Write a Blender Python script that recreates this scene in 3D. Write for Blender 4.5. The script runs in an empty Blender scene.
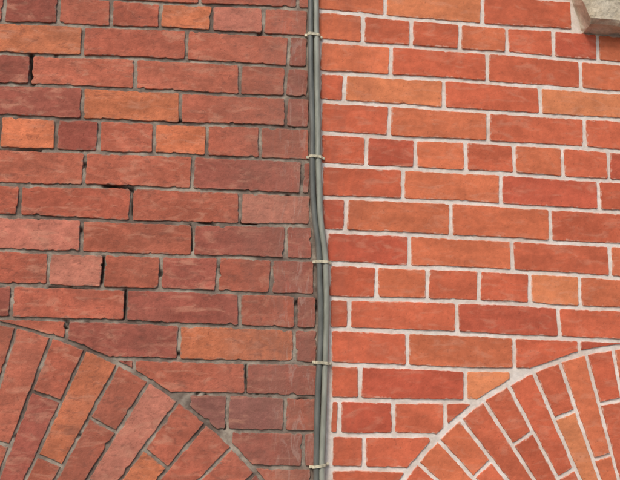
import bpy, math, random
from mathutils import Vector, noise
random.seed(7)
SC=bpy.context.scene
SC.view_settings.view_transform='Standard'
SC.view_settings.look='None'
SC.view_settings.exposure=0

# ------------------------------------------------------------------ camera
F_PX=800.0
yaw=math.radians(8.2); pit=math.radians(9.0); rol=math.radians(1.25)
Fv=Vector((math.sin(yaw)*math.cos(pit), math.cos(yaw)*math.cos(pit), math.sin(pit)))
R0=Vector((math.cos(yaw),-math.sin(yaw),0)); U0=R0.cross(Fv)
Rv=R0*math.cos(rol)+U0*math.sin(rol); Uv=U0*math.cos(rol)-R0*math.sin(rol)
CAM=Vector((-0.25,-1.82,2.40))
cd=bpy.data.cameras.new('camera'); cam=bpy.data.objects.new('camera',cd)
SC.collection.objects.link(cam)
from mathutils import Matrix
M=Matrix(((Rv.x,Uv.x,-Fv.x),(Rv.y,Uv.y,-Fv.y),(Rv.z,Uv.z,-Fv.z))).to_4x4()
M.translation=CAM; cam.matrix_world=M
cd.sensor_width=36; cd.lens=36*F_PX/620; cd.clip_start=0.02; cd.clip_end=500
SC.camera=cam
# survey helper: where a sight line from the survey photo meets the wall plane y=0
def W(px,py,y=0.0):
    d=Fv*F_PX+Rv*(px-310)+Uv*(240-py)
    t=(y-CAM.y)/d.y
    p=CAM+d*t
    return p.x,p.z
def WX(px,z):
    # wall X for picture column px at wall height z
    lo,hi=-800.0,1600.0
    for _ in range(40):
        m=(lo+hi)/2
        if W(px,m)[1]>z: lo=m
        else: hi=m
    return W(px,(lo+hi)/2)[0]

# ------------------------------------------------------------------ materials
def srgb(c):
    o=[]
    for v in c:
        v/=255.0
        o.append(v/12.92 if v<=0.04045 else ((v+0.055)/1.055)**2.4)
    return o
class NT:
    def __init__(s,name):
        s.m=bpy.data.materials.new(name); s.m.use_nodes=True
        s.t=s.m.node_tree; s.b=s.t.nodes['Principled BSDF']
        s.co=s.t.nodes.new('ShaderNodeTexCoord').outputs['Object']
    def n(s,typ,**k):
        x=s.t.nodes.new(typ)
        for a,b in k.items(): setattr(x,a,b)
        return x
    def l(s,a,b): s.t.links.new(a,b)
    def attr(s,name,out='Fac'):
        x=s.n('ShaderNodeAttribute'); x.attribute_name=name; return x.outputs[out]
    def math(s,op,a,b=None,c=None,clamp=False):
        x=s.n('ShaderNodeMath',operation=op); x.use_clamp=clamp
        for i,v in enumerate((a,b,c)):
            if v is None: continue
            if isinstance(v,(int,float)): x.inputs[i].default_value=v
            else: s.l(v,x.inputs[i])
        return x.outputs[0]
    def noise(s,vec,scale,detail=4,rough=0.55,dist=0.0):
        x=s.n('ShaderNodeTexNoise'); x.inputs['Scale'].default_value=scale
        x.inputs['Detail'].default_value=detail; x.inputs['Roughness'].default_value=rough
        x.inputs['Distortion'].default_value=dist
        s.l(vec,x.inputs['Vector']); return x.outputs['Fac']
    def rng(s,v,a,b,c=0.0,d=1.0,smooth=True):
        x=s.n('ShaderNodeMapRange'); x.clamp=True
        x.interpolation_type='SMOOTHSTEP' if smooth else 'LINEAR'
        s.l(v,x.inputs[0])
        for i,q in enumerate((a,b,c,d)): x.inputs[i+1].default_value=q
        return x.outputs[0]
    def mix(s,f,a,b,mode='MIX'):
        x=s.n('ShaderNodeMix',data_type='RGBA',blend_type=mode)
        ins=[i for i in x.inputs if i.type=='RGBA']
        if isinstance(f,(int,float)): x.inputs[0].default_value=f
        else: s.l(f,x.inputs[0])
        for v,i in ((a,ins[0]),(b,ins[1])):
            if isinstance(v,(tuple,list)): i.default_value=(*v[:3],1)
            else: s.l(v,i)
        return [o for o in x.outputs if o.type=='RGBA'][0]
    def scalecol(s,c,v):
        x=s.n('ShaderNodeVectorMath',operation='SCALE')
        s.l(c,x.inputs[0]); s.l(v,x.inputs['Scale']); return x.outputs[0]
    def mapv(s,scale,extra=None):
        x=s.n('ShaderNodeMapping'); x.inputs['Scale'].default_value=scale
        s.l(s.co if extra is None else extra,x.inputs['Vector']); return x.outputs[0]
    def done(s,col,rough=0.9,bump=None,dist=0.002,strength=1.0,spec=0.25):
        s.l(col,s.b.inputs['Base Color'])
        if isinstance(rough,(int,float)): s.b.inputs['Roughness'].default_value=rough
        else: s.l(rough,s.b.inputs['Roughness'])
        s.b.inputs['Specular IOR Level'].default_value=spec
        if bump is not None:
            x=s.n('ShaderNodeBump'); x.inputs['Distance'].default_value=dist
            x.inputs['Strength'].default_value=strength
            s.l(bump,x.inputs['Height']); s.l(x.outputs[0],s.b.inputs['Normal'])
        return s.m

def brick_mat(name,smearc,smear_hi,soot,seamX):
    k=NT(name)
    old=soot>0
    col=k.attr('bcol','Color')
    rnd=k.attr('rnd')
    comb=k.n('ShaderNodeCombineXYZ'); k.l(k.math('MULTIPLY',rnd,37.0),comb.inputs[0]); k.l(k.math('MULTIPLY',rnd,11.0),comb.inputs[1])
    add=k.n('ShaderNodeVectorMath',operation='ADD'); k.l(k.co,add.inputs[0]); k.l(comb.outputs[0],add.inputs[1])
    v=add.outputs[0]
    vs=k.mapv((1,1,2.6),v)
    big=k.noise(vs,9,2,0.55,0.4)
    mid=k.noise(v,60,4,0.7)
    c=k.scalecol(col,k.rng(big,0.3,0.7,0.84,1.16) if old else k.rng(big,0.3,0.7,0.86,1.12))
    c=k.scalecol(c,k.rng(mid,0.3,0.72,0.84,1.14) if old else k.rng(mid,0.3,0.72,0.89,1.09))
    # paler, worn bloom in patches
    bl=k.noise(vs,17,3,0.6,0.8)
    c=k.mix(k.rng(bl,0.50,0.74,0,0.46 if old else 0.32),c,srgb((220,160,132)))
    # dark kiln flecks
    fl=k.noise(v,170,1,0.5)
    c=k.mix(k.rng(fl,0.66,0.76,0,0.36 if old else 0.26),c,srgb((114,60,48)))
    sx=k.n('ShaderNodeSeparateXYZ'); k.l(k.co,sx.inputs[0])
    if old:
        # sooty crust, streaked along the bed, broken up
        st=k.noise(k.mapv((1,1,2.2),v),30,4,0.7,0.6)
        c=k.mix(k.rng(st,0.54,0.66,0,0.40),c,srgb((120,74,62)))
        s1=k.noise(k.mapv((1,1,0.6)),3.2,4,0.65,0.5)
        c=k.mix(k.rng(s1,0.42,0.70,0,soot),c,srgb((128,92,80)))
        near=k.rng(sx.outputs[0],seamX-0.30,seamX-0.03,0,1)
        s2=k.noise(k.mapv((3,1,0.7)),7,4,0.65)
        nf=k.math('MULTIPLY',near,k.rng(s2,0.30,0.62,0.15,0.60))
        c=k.mix(nf,c,srgb((150,106,92)))
        # limey drips beside the cable
        s3=k.noise(k.mapv((4,1,1)),14,4,0.7,1.2)
        nd=k.rng(sx.outputs[0],seamX-0.13,seamX-0.05,0,1)
        c=k.mix(k.math('MULTIPLY',nd,k.rng(s3,0.52,0.64,0,0.36)),c,srgb((190,160,146)))
    else:
        nr=k.rng(sx.outputs[0],seamX+0.02,seamX+0.20,1,0)
        s2=k.noise(k.mapv((3,1,0.7)),8,4,0.65)
        c=k.mix(k.math('MULTIPLY',nr,k.rng(s2,0.40,0.64,0.0,0.42)),c,srgb((164,96,76)))
    # mortar smears on the arrises
    e=k.attr('edge')
    sm=k.noise(k.co,55,4,0.65,0.3)
    ev=k.math('ADD',k.math('MULTIPLY',e,0.42),k.math('SUBTRACT',0.60,sm))
    f=k.rng(ev,0.02,0.18,smear_hi,0.0)
    c=k.mix(f,c,smearc)
    bh=k.noise(k.co,110,3,0.7)
    return k.done(c,0.9,bh,0.0024 if old else 0.0018,0.7)

def mortar_mat(name,base,light,dark,mode):
    k=NT(name)
    a=k.noise(k.co,16,4,0.65); b=k.noise(k.co,120,3,0.7)
    c=k.mix(k.rng(a,0.40,0.62),base,light)
    d=k.noise(k.mapv((1,1,1.5)),7,4,0.6,0.4)
    c=k.mix(k.rng(d,0.46,0.66,0,0.8 if mode=='l' else 0.45),c,dark)
    c=k.scalecol(c,k.rng(b,0.3,0.7,0.86,1.08) if mode=='l' else k.rng(b,0.3,0.7,0.90,1.05))
    c=k.mix(k.attr('crack'),c,srgb((46,38,34)))
    return k.done(c,0.95,b,0.002 if mode=='l' else 0.0015,0.6)

seamX=W(319,200)[0]
BL=brick_mat('weathered_brick',srgb((146,126,112)),0.60,0.32,seamX)
BR=brick_mat('cleaned_brick',srgb((228,196,176)),0.50,0.0,seamX)
ML=mortar_mat('grey_mortar',srgb((134,120,108)),srgb((178,166,150)),srgb((98,82,74)),'l')
MR=mortar_mat('pale_mortar',srgb((226,214,202)),srgb((238,229,220)),srgb((206,184,168)),'r')

# ------------------------------------------------------------------ mesh collector
class MB:
    def __init__(s): s.v=[];s.f=[];s.col=[];s.rnd=[];s.edge=[];s.sm=[]
    def add(s,v,c,r,e):
        s.v.append(v);s.col.append(c);s.rnd.append(r);s.edge.append(e); return len(s.v)-1
    def obj(s,name,mat,parent=None):
        me=bpy.data.meshes.new(name); me.from_pydata(s.v,[],s.f)
        me.polygons.foreach_set('use_smooth',[False]*len(s.f)); me.update()
        a=me.attributes.new('bcol','FLOAT_COLOR','POINT')
        a.data.foreach_set('color',[x for c in s.col for x in (*c,1.0)])
        for nm,arr in (('rnd',s.rnd),('edge',s.edge)):
            a=me.attributes.new(nm,'FLOAT','POINT'); a.data.foreach_set('value',arr)
        me.materials.append(mat)
        o=bpy.data.objects.new(name,me); SC.collection.objects.link(o)
        if parent: o.parent=parent
        return o

def densify(poly,step):
    out=[]
    n=len(poly)
    for i in range(n):
        a=poly[i];b=poly[(i+1)%n]
        L=math.hypot(b[0]-a[0],b[1]-a[1]); k=max(1,int(round(L/step)))
        for j in range(k):
            t=j/k; out.append((a[0]+(b[0]-a[0])*t,a[1]+(b[1]-a[1])*t))
    return out
def area(p):
    return 0.5*sum(p[i][0]*p[(i+1)%len(p)][1]-p[(i+1)%len(p)][0]*p[i][1] for i in range(len(p)))
def perim(p): return sum(math.hypot(p[i][0]-p[i-1][0],p[i][1]-p[i-1][1]) for i in range(len(p)))
def normals(p):
    n=len(p);out=[]
    for i in range(n):
        a=p[i-1];c=p[(i+1)%n]
        e=(c[0]-a[0],c[1]-a[1]);L=math.hypot(*e) or 1e-9
        out.append((-e[1]/L,e[0]/L))
    return out

def add_brick(mb,poly,col,fine,rough=0.0011,ang=0.0,chip=0.0):
    """poly CCW seen from the street (x right, z up); ang = rotation of the brick's long axis"""
    if area(poly)<0: poly=poly[::-1]
    A=abs(area(poly))
    if A<0.00022: return
    step=0.0045 if fine else 0.05
    p0=densify(poly,step)
    PR=perim(poly);big=min(0.010,0.5*A/PR)
    ca,sa=math.cos(ang),math.sin(ang)
    loc=[(x*ca+z*sa,-x*sa+z*ca) for x,z in p0]
    u0,u1=min(a[0] for a in loc),max(a[0] for a in loc);w0,w1=min(a[1] for a in loc),max(a[1] for a in loc)
    A6=area(p0)*6;cu=cw=0
    for i in range(len(loc)):
        a=loc[i-1];b=loc[i];cr=a[0]*b[1]-b[0]*a[1]
        cu+=(a[0]+b[0])*cr;cw+=(a[1]+b[1])*cr
    cu/=A6;cw/=A6
    hu=(u1-u0)/2;hw=(w1-w0)/2
    def shrink(d):
        fu=1-min(0.5,d/hu);fw=1-min(0.5,d/hw);o=[]
        for u,w in loc:
            u=cu+(u-cu)*fu;w=cw+(w-cw)*fw
            o.append((u*ca-w*sa,u*sa+w*ca))
        return o
    N=normals(p0);sd=random.random()*50
    def jit(pts,amt):
        if not fine: return pts
        q=[]
        for (x,z),(nx,nz),(ox,oz) in zip(pts,N,p0):
            w=(noise.noise(Vector((ox*38,oz*38,sd)))+noise.noise(Vector((ox*140,oz*140,sd)))*0.7)*amt
            if chip: w+=min(0.0045,max(0,noise.noise(Vector((ox*70,oz*70,sd+9)))-0.34)*chip)
            q.append((x+nx*w,z+nz*w))
        return q
    am=rough*1.5
    r=random.random()
    cx=cu*ca-cw*sa;cz=cu*sa+cw*ca
    hx=max(abs(a[0]-cx) for a in p0);hz=max(abs(a[1]-cz) for a in p0)
    tx=random.uniform(-0.0006,0.0006)/hx;tz=random.uniform(-0.0006,0.0006)/hz;o=random.uniform(-0.0008,0.0006)
    Y=lambda x,z:o+(x-cx)*tx+(z-cz)*tz
    rings=[(jit(p0,am),0.014,0.0),(jit(p0,am),0.0010,0.0),(jit(shrink(0.0005),am),0.0003,0.06),
           (jit(shrink(0.0013),am),0.0,0.12),(shrink(big),0.0,1.0)]
    n=len(p0);base=[]
    for ring,dy,e in rings:
        base.append([mb.add((x,Y(x,z)+dy,z),col,r,e) for x,z in ring])
    for a in range(len(rings)-1):
        A1,B1=base[a],base[a+1]
        for i in range(n):
            j=(i+1)%n; mb.f.append((A1[i],A1[j],B1[j],B1[i]))
    mb.f.append(tuple(base[-1]))

# ------------------------------------------------------------------ arches (surveyed outer edge -> circle fit on the wall)
def fit_circle(pts):
    import numpy as np
    P=np.array(pts);A=np.c_[2*P[:,0],2*P[:,1],np.ones(len(P))];b=(P**2).sum(1)
    s=np.linalg.lstsq(A,b,rcond=None)[0]
    return float(s[0]),float(s[1]),float(math.sqrt(s[2]+s[0]**2+s[1]**2))
AL=fit_circle([W(*p) for p in ((0,322),(40,332),(80,346),(115,364),(150,383),(188,405),(218,431),(245,458),(262,482))])
AR=fit_circle([W(*p) for p in ((408,474),(425,451),(450,424),(490,395),(530,373),(570,357),(620,346))])
print('ARCH',AL,AR)
PX=0.00227
DEP=0.375
def adist(arc,x,z): return math.hypot(x-arc[0],max(z-arc[1],0.0))
def clip_outside(poly,arc,R):
    p=densify(poly,0.004)
    ins=[adist(arc,x,z)<R for x,z in p]
    if not any(ins): return poly
    if all(ins): return None
    n=len(p)
    s=next(i for i in range(n) if ins[i-1] and not ins[i])
    seq=[p[(s+i)%n] for i in range(n)];fl=[ins[(s+i)%n] for i in range(n)]
    keep=[]
    i=0
    while i<n and not fl[i]: keep.append(seq[i]); i+=1
    def proj(q):
        dz=max(q[1]-arc[1],0.0);d=math.hypot(q[0]-arc[0],dz) or 1e-9
        return (arc[0]+(q[0]-arc[0])*R/d,(arc[1]+dz*R/d) if q[1]>arc[1] else q[1])
    a=proj(keep[-1]);b=proj(keep[0])
    k=max(2,int(math.hypot(a[0]-b[0],a[1]-b[1])/0.01))
    arcpts=[proj((a[0]+(b[0]-a[0])*t/k,a[1]+(b[1]-a[1])*t/k)) for t in range(k+1)]
    out=keep[1:-1]+arcpts
    res=[]
    for i in range(len(out)):
        A0=out[i-1];B0=out[i];C0=out[(i+1)%len(out)]
        cr=(B0[0]-A0[0])*(C0[1]-B0[1])-(B0[1]-A0[1])*(C0[0]-B0[0])
        L=math.hypot(B0[0]-A0[0],B0[1]-A0[1])*math.hypot(C0[0]-B0[0],C0[1]-B0[1]) or 1e-12
        if abs(cr)/L>0.02: res.append(B0)
    return res if len(res)>2 else None

# ------------------------------------------------------------------ colours
PAL={'o':(216,126,88),'r':(194,108,84),'d':(172,96,80),'m':(148,96,86),'p':(208,130,108),
     'O':(226,138,94),'R':(212,109,78),'D':(202,99,74),'Q':(219,121,84)}
GAIN=0.97
def bcol(code):
    right=code.isupper()
    c=srgb(PAL[code]); j=random.uniform(0.90,1.08) if right else random.uniform(0.88,1.10); h=random.uniform(-0.035,0.035) if right else random.uniform(-0.06,0.06)
    return (c[0]*GAIN*j,c[1]*GAIN*j*(1+h),c[2]*GAIN*j*(1+h))

LEFT=dict(nodes=[0,150,305],
 lines=[(-8,2,9),(22,28,37),(53,59,67),(84,90,98),(116,122,128),(148,154,161),(184,188,194),(216,222,226),(250,255,260),
        (284,290,295),(318,323,329),(354,359,364),(388,393,397),(422,428,432),(457,463,468),(492,498,503)],
 rows=[([5,59,111.5,160.5,212,263.5,308],'ddrropr'),([83,186.5,288.5,308],'orrd'),([31,135.5,240,285.5,309],'drrrd'),
  ([-22,82.5,180.5,286,310],'rdord'),([0,56.5,99,154,207,260,310],'rodrorr'),([84.5,192.5,302,311],'rrdd'),
  ([20,131.5,240,311],'rrrp'),([81.5,193,286,313],'prdd'),([48.5,103,160.5,217.5,271.5,315],'rprdrd'),
  ([11.5,125.5,239.5,296,317],'drdrd'),([66,179,294.5,318],'rdod'),([20,134,246,319],'rdrd'),
  ([130,188,227.5,285,319],'rrmmr'),([120,230,303.5,320],'rrdd'),([200,312,321],'rrr')])
RIGHT=dict(nodes=[322,470,620],
 lines=[(-20,-8,4),(11,23.5,35),(40,51,63),(72,81,92),(101,110,120),(133,141,151),(164,172,181),(197,203,212),(231,237,246),
        (263,269,278),(297,302,309),(329,334,341),(364,369,373),(399,402,406),(434,437,440),(469,471,473),(504,506,508)],
 rows=[([316,385.5,482.5,575],'QOR'),([316,363,411.5,460,507,554,598],'QRRQRD'),([319,391,487.5,581],'QRR'),
  ([319,344.5,444,540.5,640],'RORO'),([320,389.5,488.5,585],'RQRR'),([320,366.5,415.5,466,514.5,563,609],'RDQRQR'),
  ([321,403,501,599],'RQDR'),([321,346,451,550.5,650],'DQQR'),([326,409.5,512.5,610.5],'DQR'),
  ([328,376.5,427.5,479.5,530,580,628],'RQRROQ'),([329,349.5,457,559,660],'RRDR'),([330,407.5,514.5,579.5],'RQR'),
  ([330,360,465.5,512],'RDO'),([330,339.5,393.5,445.5],'RDRR'),([331,364,432],'RRR'),([331,420,520],'RRR')])

XMIN,XMAX=-2.7,2.6
SILL_Z=W(594,33)[1]
SILL_X=W(571,10)[0]
SILL_L=1.10;SILL_H=0.12
TOPZ=4.2
def interp(xs,zs,x):
    if x<=xs[0]: return zs[0]
    for i in range(len(xs)-1):
        if x<=xs[i+1]:
            t=(x-xs[i])/(xs[i+1]-xs[i]); return zs[i]*(1-t)+zs[i+1]*t
    return zs[-1]
def build_wall(D,side,mb,arc,gh,gv,agap,generic):
    L=[]
    for i,ln in enumerate(D['lines']):
        pts=[W(n,y) for n,y in zip(D['nodes'],ln)]
        L.append(([p[0] for p in pts],[p[1] for p in pts]))
    nrows=len(D['rows'])
    top=L[0];bot=L[-1]
    lines=list(L);idx0=0
    up=[];k=1
    while top[1][0]+0.0745*k<TOPZ: up.append((top[0],[z+0.0745*k for z in top[1]])); k+=1
    dn=[];k=1
    while bot[1][0]-0.0765*k>0.05: dn.append((bot[0],[z-0.0765*k for z in bot[1]])); k+=1
    lines=up[::-1]+L+dn; idx0=len(up)
    rin=arc[2]-DEP
    def zl(i,x):
        xs,zs=lines[i]
        return interp(xs,zs,x)+0.0010*math.sin(x*9+i*1.7)+0.0007*math.sin(x*23+i*3.1)
    for i in range(len(lines)-1):
        zm=(interp(*lines[i],-0.2)+interp(*lines[i+1],-0.2))/2
        ri=i-idx0
        if 0<=ri<nrows:
            pp,codes=D['rows'][ri]
            X=[WX(p,zm) for p in pp];codes=list(codes)
            known=True
        else:
            off=0.0 if i%2 else 0.112
            if side=='l': X=[W(313,240)[0]-0.02-off-0.03];codes=[];X.append(W(313,240)[0]-0.012)
            else: X=[W(326,240)[0]+0.0,W(326,240)[0]+0.1+off]
            codes=[];known=False
        step=0.236 if side=='l' else 0.225
        hdr=(i%4==0)
        s=step/2 if hdr else step
        if side=='l':
            codes=codes if known else ['r']*len(X)
            codes=codes[-len(X):] if len(codes)>=len(X) else ['r']*(len(X)-len(codes))+codes
            while X[0]>XMIN:
                X.insert(0,X[0]-s); codes.insert(0,random.choice(generic))
            cells=[(X[q],X[q+1],codes[q+1]) for q in range(len(X)-1)]
        else:
            while len(codes)<len(X): codes.append(random.choice(generic))
            while X[-1]<XMAX:
                X.append(X[-1]+s); codes.append(random.choice(generic))
            cells=[(X[q],X[q+1],codes[q]) for q in range(len(X)-1)]
        for xa,xb,c in cells:
            if side=='r':
                zloc=(zl(i,(xa+xb)/2)+zl(i+1,(xa+xb)/2))/2
                if zloc>SILL_Z:
                    inS=zloc<SILL_Z+SILL_H
                    x0=SILL_X+(0.004 if inS else 0.09);x1=SILL_X+SILL_L-(0 if inS else 0.09)
                    if xa>=x0-0.01 and xb<=x1+0.01: continue
                    if xa<x0<xb: xb=x0
                    elif xa<x1<xb: xa=x1
                    if xb-xa<0.02: continue
            a=xa+gv/2;b=xb-gv/2
            if b-a<0.006: continue
            ch=min(0.0025,(b-a)*0.2)
            zt=lambda x:zl(i,x)-gh/2
            zb=lambda x:zl(i+1,x)+gh/2
            xm=[a+(b-a)*t for t in (0.33,0.66)]
            sk=random.uniform(-0.0014,0.0014)
            poly=[(a+ch,zb(a)),(xm[0],zb(xm[0])),(xm[1],zb(xm[1])),(b-ch,zb(b)),(b+sk,zb(b)+ch),(b-sk,zt(b)-ch),(b-ch,zt(b)),
                  (xm[1],zt(xm[1])),(xm[0],zt(xm[0])),(a+ch,zt(a)),(a-sk,zt(a)-ch),(a+sk,zb(a)+ch)]
            if zm>arc[1]:
                poly=clip_outside(poly,arc,arc[2]+agap/2)
                if poly is None: continue
            else:
                if abs(a-arc[0])<rin and abs(b-arc[0])<rin: continue
                if a<arc[0]-rin<b: b=arc[0]-rin
                elif a<arc[0]+rin<b: a=arc[0]+rin
                if b-a<0.02: continue
                poly=[(a,zb(a)),(b,zb(b)),(b,zt(b)),(a,zt(a))]
            fine=(-1.25<xa and xb<1.0 and 1.75<zm<3.35)
            add_brick(mb,poly,bcol(c),fine,0.0011 if side=='l' else 0.0008,0.0,0.011 if side=='l' else 0.004)
def voussoirs(mb,arc,angs,full0,g,agap,codes,generic,chip):
    step=(angs[-1]-angs[0])/(len(angs)-1)
    A=list(angs);i0=0
    while A[0]-step>-math.pi/2: A.insert(0,A[0]-step);i0+=1
    while A[-1]+step<math.pi/2: A.append(A[-1]+step)
    Ro=arc[2]-agap/2;Rl=arc[2]-DEP
    half=(Ro-Rl-g)/3.0
    for q in range(len(A)-1):
        k=q-i0
        full=((k%2)==0)==full0
        cut=Ro-(2*half+0.0) if full else Ro-half
        cut+=random.uniform(-0.004,0.004)
        for part,(ra,rb) in enumerate(((Ro,cut+g/2),(cut-g/2,Rl))):
            def P(r,t,s):
                d=g/2/r*s
                return (arc[0]+r*math.sin(t+d),arc[1]+r*math.cos(t+d))
            ta,tb=A[q],A[q+1]
            poly=[P(ra,ta,1),P(ra,(ta+tb)/2,0),P(ra,tb,-1),P(rb,tb,-1),P(rb,(ta+tb)/2,0),P(rb,ta,1)]
            c=codes.get((k,part)) or random.choice(generic)
            add_brick(mb,poly,bcol(c),True,0.0010,-(ta+tb)/2,chip)

def empty(name):
    e=bpy.data.objects.new(name,None); SC.collection.objects.link(e); return e
wallL=empty('brick_wall'); wallR=empty('brick_wall')
mbl=MB();mbr=MB();mal=MB();mar=MB()
build_wall(LEFT,'l',mbl,AL,0.0080,0.0080,0.010,'rrdord')
build_wall(RIGHT,'r',mbr,AR,0.0104,0.0098,0.015,'RRQDRO')
def ang(arc,px,py):
    x,z=W(px,py);return math.atan2(x-arc[0],z-arc[1])
midL=[ang(AL,*p) for p in ((33,335),(65,345),(95,357),(127,372),(161,389),(188,408),(217,432),(243,461))]
midR=[ang(AR,*p) for p in ((437,460),(455,438),(475,418),(497,402),(525,388),(550,377),(575,365),(601,357))]
def bounds(m):
    st=(m[-1]-m[0])/(len(m)-1)
    return [m[0]-st/2+st*i for i in range(len(m)+1)]
cl={(-1,0):'r',(-1,1):'d',(0,0):'r',(0,1):'r',(1,0):'r',(1,1):'d',(2,0):'o',(2,1):'r',(3,0):'r',(3,1):'r',(4,0):'p',(4,1):'o',(5,0):'r',(5,1):'o',(6,0):'r',(7,0):'r'}
cr={(0,0):'Q',(1,0):'Q',(1,1):'R',(2,0):'R',(2,1):'Q',(3,0):'R',(3,1):'R',(4,0):'R',(5,0):'R',(5,1):'O',(6,0):'Q',(7,0):'R',(7,1):'R'}
voussoirs(mal,AL,bounds(midL),True,0.0074,0.010,cl,'rrdo',0.008)
voussoirs(mar,AR,bounds(midR),True,0.0094,0.015,cr,'RRQD',0.004)
mbl.obj('brick_courses',BL,wallL);mal.obj('window_arch',BL,wallL)
mbr.obj('brick_courses',BR,wallR);mar.obj('window_arch',BR,wallR)

# ------------------------------------------------------------------ mortar beds
CR=[((31,55),(32,83),2.6),((104,185),(132,190),2.4),((134,192),(133,214),1.8),((168,119),(184,121),1.8),((103,258),(101,282),2.2),
    ((0,150),(40,151),1.2),((28,323),(66,328),1.8),((170,353),(200,356),1.3),((190,225),(192,250),1.1),((50,288),(92,291),1.4),
    ((246,366),(247,392),1.2),((125,290),(124,318),1.3),((205,395),(225,428),1.4),((240,222),(256,223),1.2)]
CRW=[(W(*a),W(*b),r*PX) for a,b,r in CR]
def segd(p,a,b):
    vx,vz=b[0]-a[0],b[1]-a[1];t=((p[0]-a[0])*vx+(p[1]-a[1])*vz)/(vx*vx+vz*vz)
    t=max(0,min(1,t));return math.hypot(p[0]-a[0]-vx*t,p[1]-a[1]-vz*t)
_sp=[W(x,y) for x,y in ((313,-20),(315,100),(316,190),(322,250),(325,330),(325,400),(325,500))][::-1]
def WXs(z):
    return interp([p[1] for p in _sp],[p[0] for p in _sp],z)
def mortar(name,mat,arc,base,parent,side):
    def axis(a,b,fa,fb,fs,cs):
        o=[a]
        while o[-1]<b-1e-9:
            x=o[-1]; o.append(min(b,x+(fs if fa<=x<fb else cs)))
        return o
    zs=axis(0.0,TOPZ,1.78,3.15,0.004,0.03)
    if side=='l': xs=axis(XMIN,0.0,-1.05,0.0,0.004,0.03)
    else: xs=axis(0.0,XMAX,0.0,0.95,0.005,0.03)
    rin=arc[2]-DEP
    v=[];cr=[];f=[]
    for z in zs:
        sx=WXs(z)
        for x in xs:
            X0=x+sx
            y=base+0.0013*noise.noise(Vector((x*60,z*60,3)))+0.0010*noise.noise(Vector((x*17,z*17,8)))
            c=0.0
            if side=='l' and -1.2<X0<0.3:
                n=noise.noise(Vector((X0*11,z*14,20)))+0.6*noise.noise(Vector((X0*45,z*60,5)))
                c=max(0,min(0.8,(n-0.60)*5))
                for a,b,r in CRW:
                    if abs(X0-a[0])<0.2 and abs(z-a[1])<0.12:
                        d=segd((X0,z),a,b)+0.0012*noise.noise(Vector((X0*160,z*160,1))); c=max(c,max(0,min(1,(r*1.3-d)/(r*0.8))))
                y+=0.008*c
            v.append((X0,y,z));cr.append(c)
    nx=len(xs)
    for j in range(len(zs)-1):
        for i in range(nx-1):
            a=j*nx+i;q=v[a];w=v[a+nx+1]
            mx,mz=(q[0]+w[0])/2,(q[2]+w[2])/2
            if mz>0.62 and (adist(arc,mx,mz)<rin-0.012): continue
            if side=='r' and mz>SILL_Z+SILL_H*0.5 and SILL_X+0.1<mx<SILL_X+SILL_L-0.1: continue
            f.append((a,a+1,a+nx+1,a+nx))
    me=bpy.data.meshes.new(name);me.from_pydata(v,[],f);me.update()
    a=me.attributes.new('crack','FLOAT','POINT');a.data.foreach_set('value',cr)
    for p in me.polygons:p.use_smooth=True
    me.materials.append(mat);o=bpy.data.objects.new(name,me);SC.collection.objects.link(o);o.parent=parent
mortar('mortar_joints',ML,AL,0.0036,wallL,'l')
mortar('mortar_joints',MR,AR,0.0031,wallR,'r')

# ------------------------------------------------------------------ simple solids
def solid(name,verts,faces,mat,parent=None,bev=0.0,seg=2):
    me=bpy.data.meshes.new(name);me.from_pydata(verts,[],faces)
    me.polygons.foreach_set('use_smooth',[False]*len(faces));me.update();me.materials.append(mat)
    o=bpy.data.objects.new(name,me);SC.collection.objects.link(o)
    if parent:o.parent=parent
    if bev:
        m=o.modifiers.new('b','BEVEL');m.width=bev;m.segments=seg
    return o
def box(name,x0,x1,y0,y1,z0,z1,mat,parent=None,bev=0.0):
    v=[(x,y,z) for z in (z0,z1) for y in (y0,y1) for x in (x0,x1)]
    f=[(0,2,3,1),(4,5,7,6),(0,1,5,4),(2,6,7,3),(0,4,6,2),(1,3,7,5)]
    return solid(name,v,f,mat,parent,bev)
def plain(name,c,rough=0.5,scale=40,amp=0.15,bd=0.0008,spec=0.4):
    k=NT(name);a=k.noise(k.co,scale,3,0.6)
    col=k.mix(k.rng(a,0.3,0.7),tuple(x*(1-amp) for x in c),tuple(min(1,x*(1+amp)) for x in c))
    return k.done(col,rough,a,bd,0.6,spec)

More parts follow.
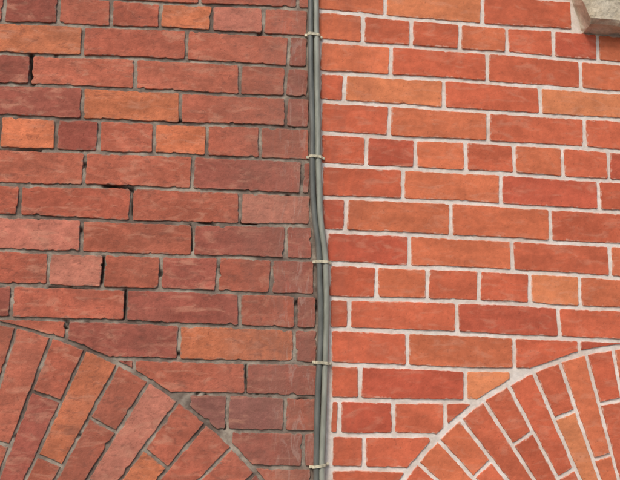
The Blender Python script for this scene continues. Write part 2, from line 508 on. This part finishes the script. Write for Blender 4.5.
# stone sill
k=NT('sandstone')
a=k.noise(k.co,18,6,0.65);b=k.noise(k.co,160,4,0.7);d=k.noise(k.mapv((1,1,1)),9,5,0.6,0.6)
c=k.mix(k.rng(a,0.35,0.65),srgb((204,188,162)),srgb((230,218,196)))
c=k.mix(k.rng(d,0.52,0.68,0,0.4),c,srgb((150,138,116)))
c=k.scalecol(c,k.rng(b,0.3,0.7,0.85,1.1))
STONE=k.done(c,0.9,k.math('ADD',a,k.math('MULTIPLY',b,0.5)),0.005,0.7)
import bmesh
def stone_sill():
    x0,x1=SILL_X,SILL_X+SILL_L;y0,y1=-0.055,0.12;z0,z1=SILL_Z,SILL_Z+SILL_H
    bm=bmesh.new()
    prof=[(y1,z0),(-0.012,z0),(-0.042,z0+0.004),(y0,z0+0.014),(y0-0.003,z1-0.03),(y0+0.012,z1-0.018),(y1,z1)]
    nx=140
    rows=[]
    P=densify(prof,0.007)
    for i in range(nx+1):
        x=x0+(x1-x0)*i/nx
        rows.append([bm.verts.new((x,y,z)) for y,z in P])
    m=len(P)
    for i in range(nx):
        for j in range(m):
            bm.faces.new((rows[i][j],rows[i][(j+1)%m],rows[i+1][(j+1)%m],rows[i+1][j]))
    bm.faces.new(rows[0][::-1]);bm.faces.new(rows[-1])
    bmesh.ops.recalc_face_normals(bm,faces=bm.faces)
    bm.normal_update()
    for v in bm.verts:
        n=noise.noise(v.co*22)*0.005+noise.noise(v.co*75)*0.002
        t=v.co.x-x0
        cut=max(0,z0+0.062-v.co.z)*0.5      # broken lower corner
        v.co+=v.normal*n
        if t<cut: v.co.x=x0+cut+noise.noise(v.co*60)*0.003
    me=bpy.data.meshes.new('stone_window_sill');bm.to_mesh(me);me.materials.append(STONE)
    o=bpy.data.objects.new('stone_window_sill',me);SC.collection.objects.link(o)
stone_sill()

# ------------------------------------------------------------------ conduit: two cables and saddles
def cable_mat(name,c):
    k=NT(name);a=k.noise(k.mapv((1,1,0.25)),60,5,0.6);b=k.noise(k.co,300,3,0.6)
    col=k.mix(k.rng(a,0.35,0.7),c,tuple(min(1,x*1.4+0.02) for x in c))
    col=k.mix(k.rng(b,0.6,0.75,0,0.4),col,srgb((150,140,125)))
    return k.done(col,0.40,b,0.0004,0.4,0.5)
CB1=cable_mat('dark_grey_sheath',srgb((96,98,92)));CB2=cable_mat('grey_sheath',srgb((136,138,126)))
CLIP=plain('galvanised_clip',srgb((200,192,166)),0.45,90,0.35)
cond=empty('electrical_cable')
path=[(313.5,-260),(313.5,-120),(313.5,-10),(313.5,40),(314.5,90),(315.8,130),(315.0,160),(316.4,195),(318,222),(322,248),(323,275),(324.4,310),(323,350),(321.0,390),(320.6,430),(319,466),(319.6,500),(318.5,640),(318.5,900)]
def tube(name,off,rad,y,mat):
    cu=bpy.data.curves.new(name,'CURVE');cu.dimensions='3D'
    sp=cu.splines.new('NURBS');pts=[]
    for i,(px,py) in enumerate(path):
        x,z=W(px,py,-0.008);pts.append((x+off+0.0014*math.sin(i*1.9+off*300),y+0.0009*math.sin(i*2.3+off*500),z,1))
    sp.points.add(len(pts)-1)
    for p,q in zip(sp.points,pts):p.co=q
    sp.order_u=4;sp.use_endpoint_u=True;sp.resolution_u=10
    cu.bevel_depth=rad;cu.bevel_resolution=5
    cu.materials.append(mat)
    tmp=bpy.data.objects.new(name,cu);SC.collection.objects.link(tmp)
    dg=bpy.context.evaluated_depsgraph_get();me=bpy.data.meshes.new_from_object(tmp.evaluated_get(dg))
    bpy.data.objects.remove(tmp)
    for p in me.polygons:p.use_smooth=True
    o=bpy.data.objects.new(name,me);SC.collection.objects.link(o);o.parent=cond
tube('cable_a',-0.0080,0.0066,-0.0100,CB1)
tube('cable_b',0.0062,0.0070,-0.0104,CB2)
def saddle(px,py):
    x,z=W(px,py,-0.01)
    pr=[(-0.022,-0.0015),(-0.0165,-0.003),(-0.0160,-0.0135),(-0.011,-0.0182),(0,-0.0190),(0.010,-0.0188),(0.0148,-0.0140),(0.0158,-0.003),(0.022,-0.0015)]
    h=0.0032;v=[];f=[];sl=random.uniform(-0.1,0.16)
    for dz in (-h,h):
        for a,b in pr: v.append((x+a,b,z+dz+a*sl))
        for a,b in pr: v.append((x+a*0.93,b+0.0012,z+dz+a*sl))
    n=len(pr)
    for i in range(n-1):
        f+= [(i,i+1,2*n+i+1,2*n+i),(n+i,3*n+i,3*n+i+1,n+i+1),(i,n+i,n+i+1,i+1),(2*n+i,2*n+i+1,3*n+i+1,3*n+i)]
    solid('clip',v,f,CLIP,cond)
    bm=bmesh.new();bmesh.ops.create_uvsphere(bm,u_segments=12,v_segments=8,radius=0.0036)
    for q in bm.verts:q.co=Vector((x+0.0190+q.co.x,-0.003+q.co.y*0.5,z+q.co.z+0.019*sl))
    me=bpy.data.meshes.new('nail');bm.to_mesh(me);bm.free();me.materials.append(CLIP)
    o=bpy.data.objects.new('nail',me);SC.collection.objects.link(o);o.parent=cond
for p in ((314,35),(316,157),(322.5,262),(322.5,363),(319.5,466),(313.5,-80),(318.5,600)): saddle(*p)

# ------------------------------------------------------------------ windows, body, ground (outside the frame but part of the place)
FR=plain('white_paint',(0.7,0.69,0.65),0.5,30,0.08)
k=NT('window_glass');gc=k.mix(k.rng(k.noise(k.co,3,3),0.3,0.7),(0.02,0.025,0.03),(0.04,0.045,0.05));GL=k.done(gc,0.08,None,spec=0.5)
REV=plain('reveal_render',(0.30,0.24,0.2),0.9,30,0.2)
def arched_window(arc):
    w=empty('arched_window');r=arc[2]-DEP;z0=0.62
    def outline(r):
        return [(arc[0]-r,z0)]+[(arc[0]-r*math.cos(math.pi*i/32),arc[1]+r*math.sin(math.pi*i/32)) for i in range(33)]+[(arc[0]+r,z0)]
    o=outline(r-0.004);v=[(x,0.001,z) for x,z in o]+[(x,0.13,z) for x,z in o];n=len(o)
    solid('reveal',v,[(i,i+1,n+i+1,n+i) for i in range(n-1)]+[(n-1,0,n,2*n-1)],REV,w)
    solid('glass',[(x,0.11,z) for x,z in o],[tuple(range(n))[::-1]],GL,w)
    i2=outline(r-0.06);i2=[(x,max(z,z0+0.055)) for x,z in i2]
    v=[(x,0.075,z) for x,z in o]+[(x,0.075,z) for x,z in i2]+[(x,0.105,z) for x,z in i2]
    f=[]
    for i in range(n):
        j=(i+1)%n;f+=[(i,j,n+j,n+i),(n+i,n+j,2*n+j,2*n+i)]
    solid('frame',v,f,FR,w)
    box('meeting_rail',arc[0]-r+0.06,arc[0]+r-0.06,0.07,0.1,arc[1]-0.02,arc[1]+0.02,FR,w,0.004)
    box('glazing_bar',arc[0]-0.015,arc[0]+0.015,0.078,0.1,z0+0.055,arc[1]-0.021,FR,w,0.003)
    box('sill',arc[0]-r-0.08,arc[0]+r+0.08,-0.08,0.1,z0-0.1,z0-0.002,STONE,w,0.006)
arched_window(AL);arched_window(AR)
wu=empty('sash_window');xa,xb=SILL_X+0.1,SILL_X+SILL_L-0.1;za=SILL_Z+SILL_H
solid('reveal',[(xa,0,za),(xa,0.12,za),(xa,0.12,TOPZ),(xa,0,TOPZ),(xb,0,za),(xb,0.12,za),(xb,0.12,TOPZ),(xb,0,TOPZ)],[(0,1,2,3),(4,7,6,5)],REV,wu)
solid('glass',[(xa,0.11,za),(xb,0.11,za),(xb,0.11,TOPZ),(xa,0.11,TOPZ)],[(0,1,2,3)],GL,wu)
for q in (xa,(xa+xb)/2-0.025,xb-0.05): box('stile',q,q+0.05,0.07,0.105,za,TOPZ,FR,wu,0.003)
box('house_body',XMIN,XMAX,0.2,1.2,0.0,TOPZ,REV)
box('coping',XMIN-0.03,XMAX+0.03,-0.04,1.2,TOPZ+0.002,TOPZ+0.09,STONE,None,0.006)
PV=plain('paving',(0.22,0.21,0.20),0.9,12,0.2,0.004)
AS=plain('asphalt',(0.05,0.05,0.052),0.9,60,0.25,0.004)
solid('ground',[(-200,-200,0),(200,-200,0),(200,200,0),(-200,200,0)],[(0,1,2,3)],AS)
box('pavement',-30,30,-2.6,0.1,0.004,0.12,PV,None,0.01)

# ------------------------------------------------------------------ light
el=math.radians(44);az=math.radians(-28)   # az from -Y (street side), negative = from the left
wd=bpy.data.worlds.new('World');SC.world=wd;wd.use_nodes=True
nt=wd.node_tree;bg=nt.nodes['Background'];sk=nt.nodes.new('ShaderNodeTexSky');sk.sky_type='NISHITA'
sk.sun_disc=False;sk.sun_elevation=el
sd=Vector((math.sin(az)*math.cos(el),-math.cos(az)*math.cos(el),math.sin(el)))
sk.sun_rotation=math.atan2(sd.x,sd.y)
sk.dust_density=3.0;sk.ozone_density=0.6
nt.links.new(sk.outputs[0],bg.inputs[0]);bg.inputs[1].default_value=0.135
sl=bpy.data.lights.new('sun','SUN');sl.energy=1.4;sl.angle=math.radians(16);sl.color=(1.0,0.96,0.89)
so=bpy.data.objects.new('sun',sl);SC.collection.objects.link(so)
so.rotation_euler=(-sd).to_track_quat('-Z','Y').to_euler()
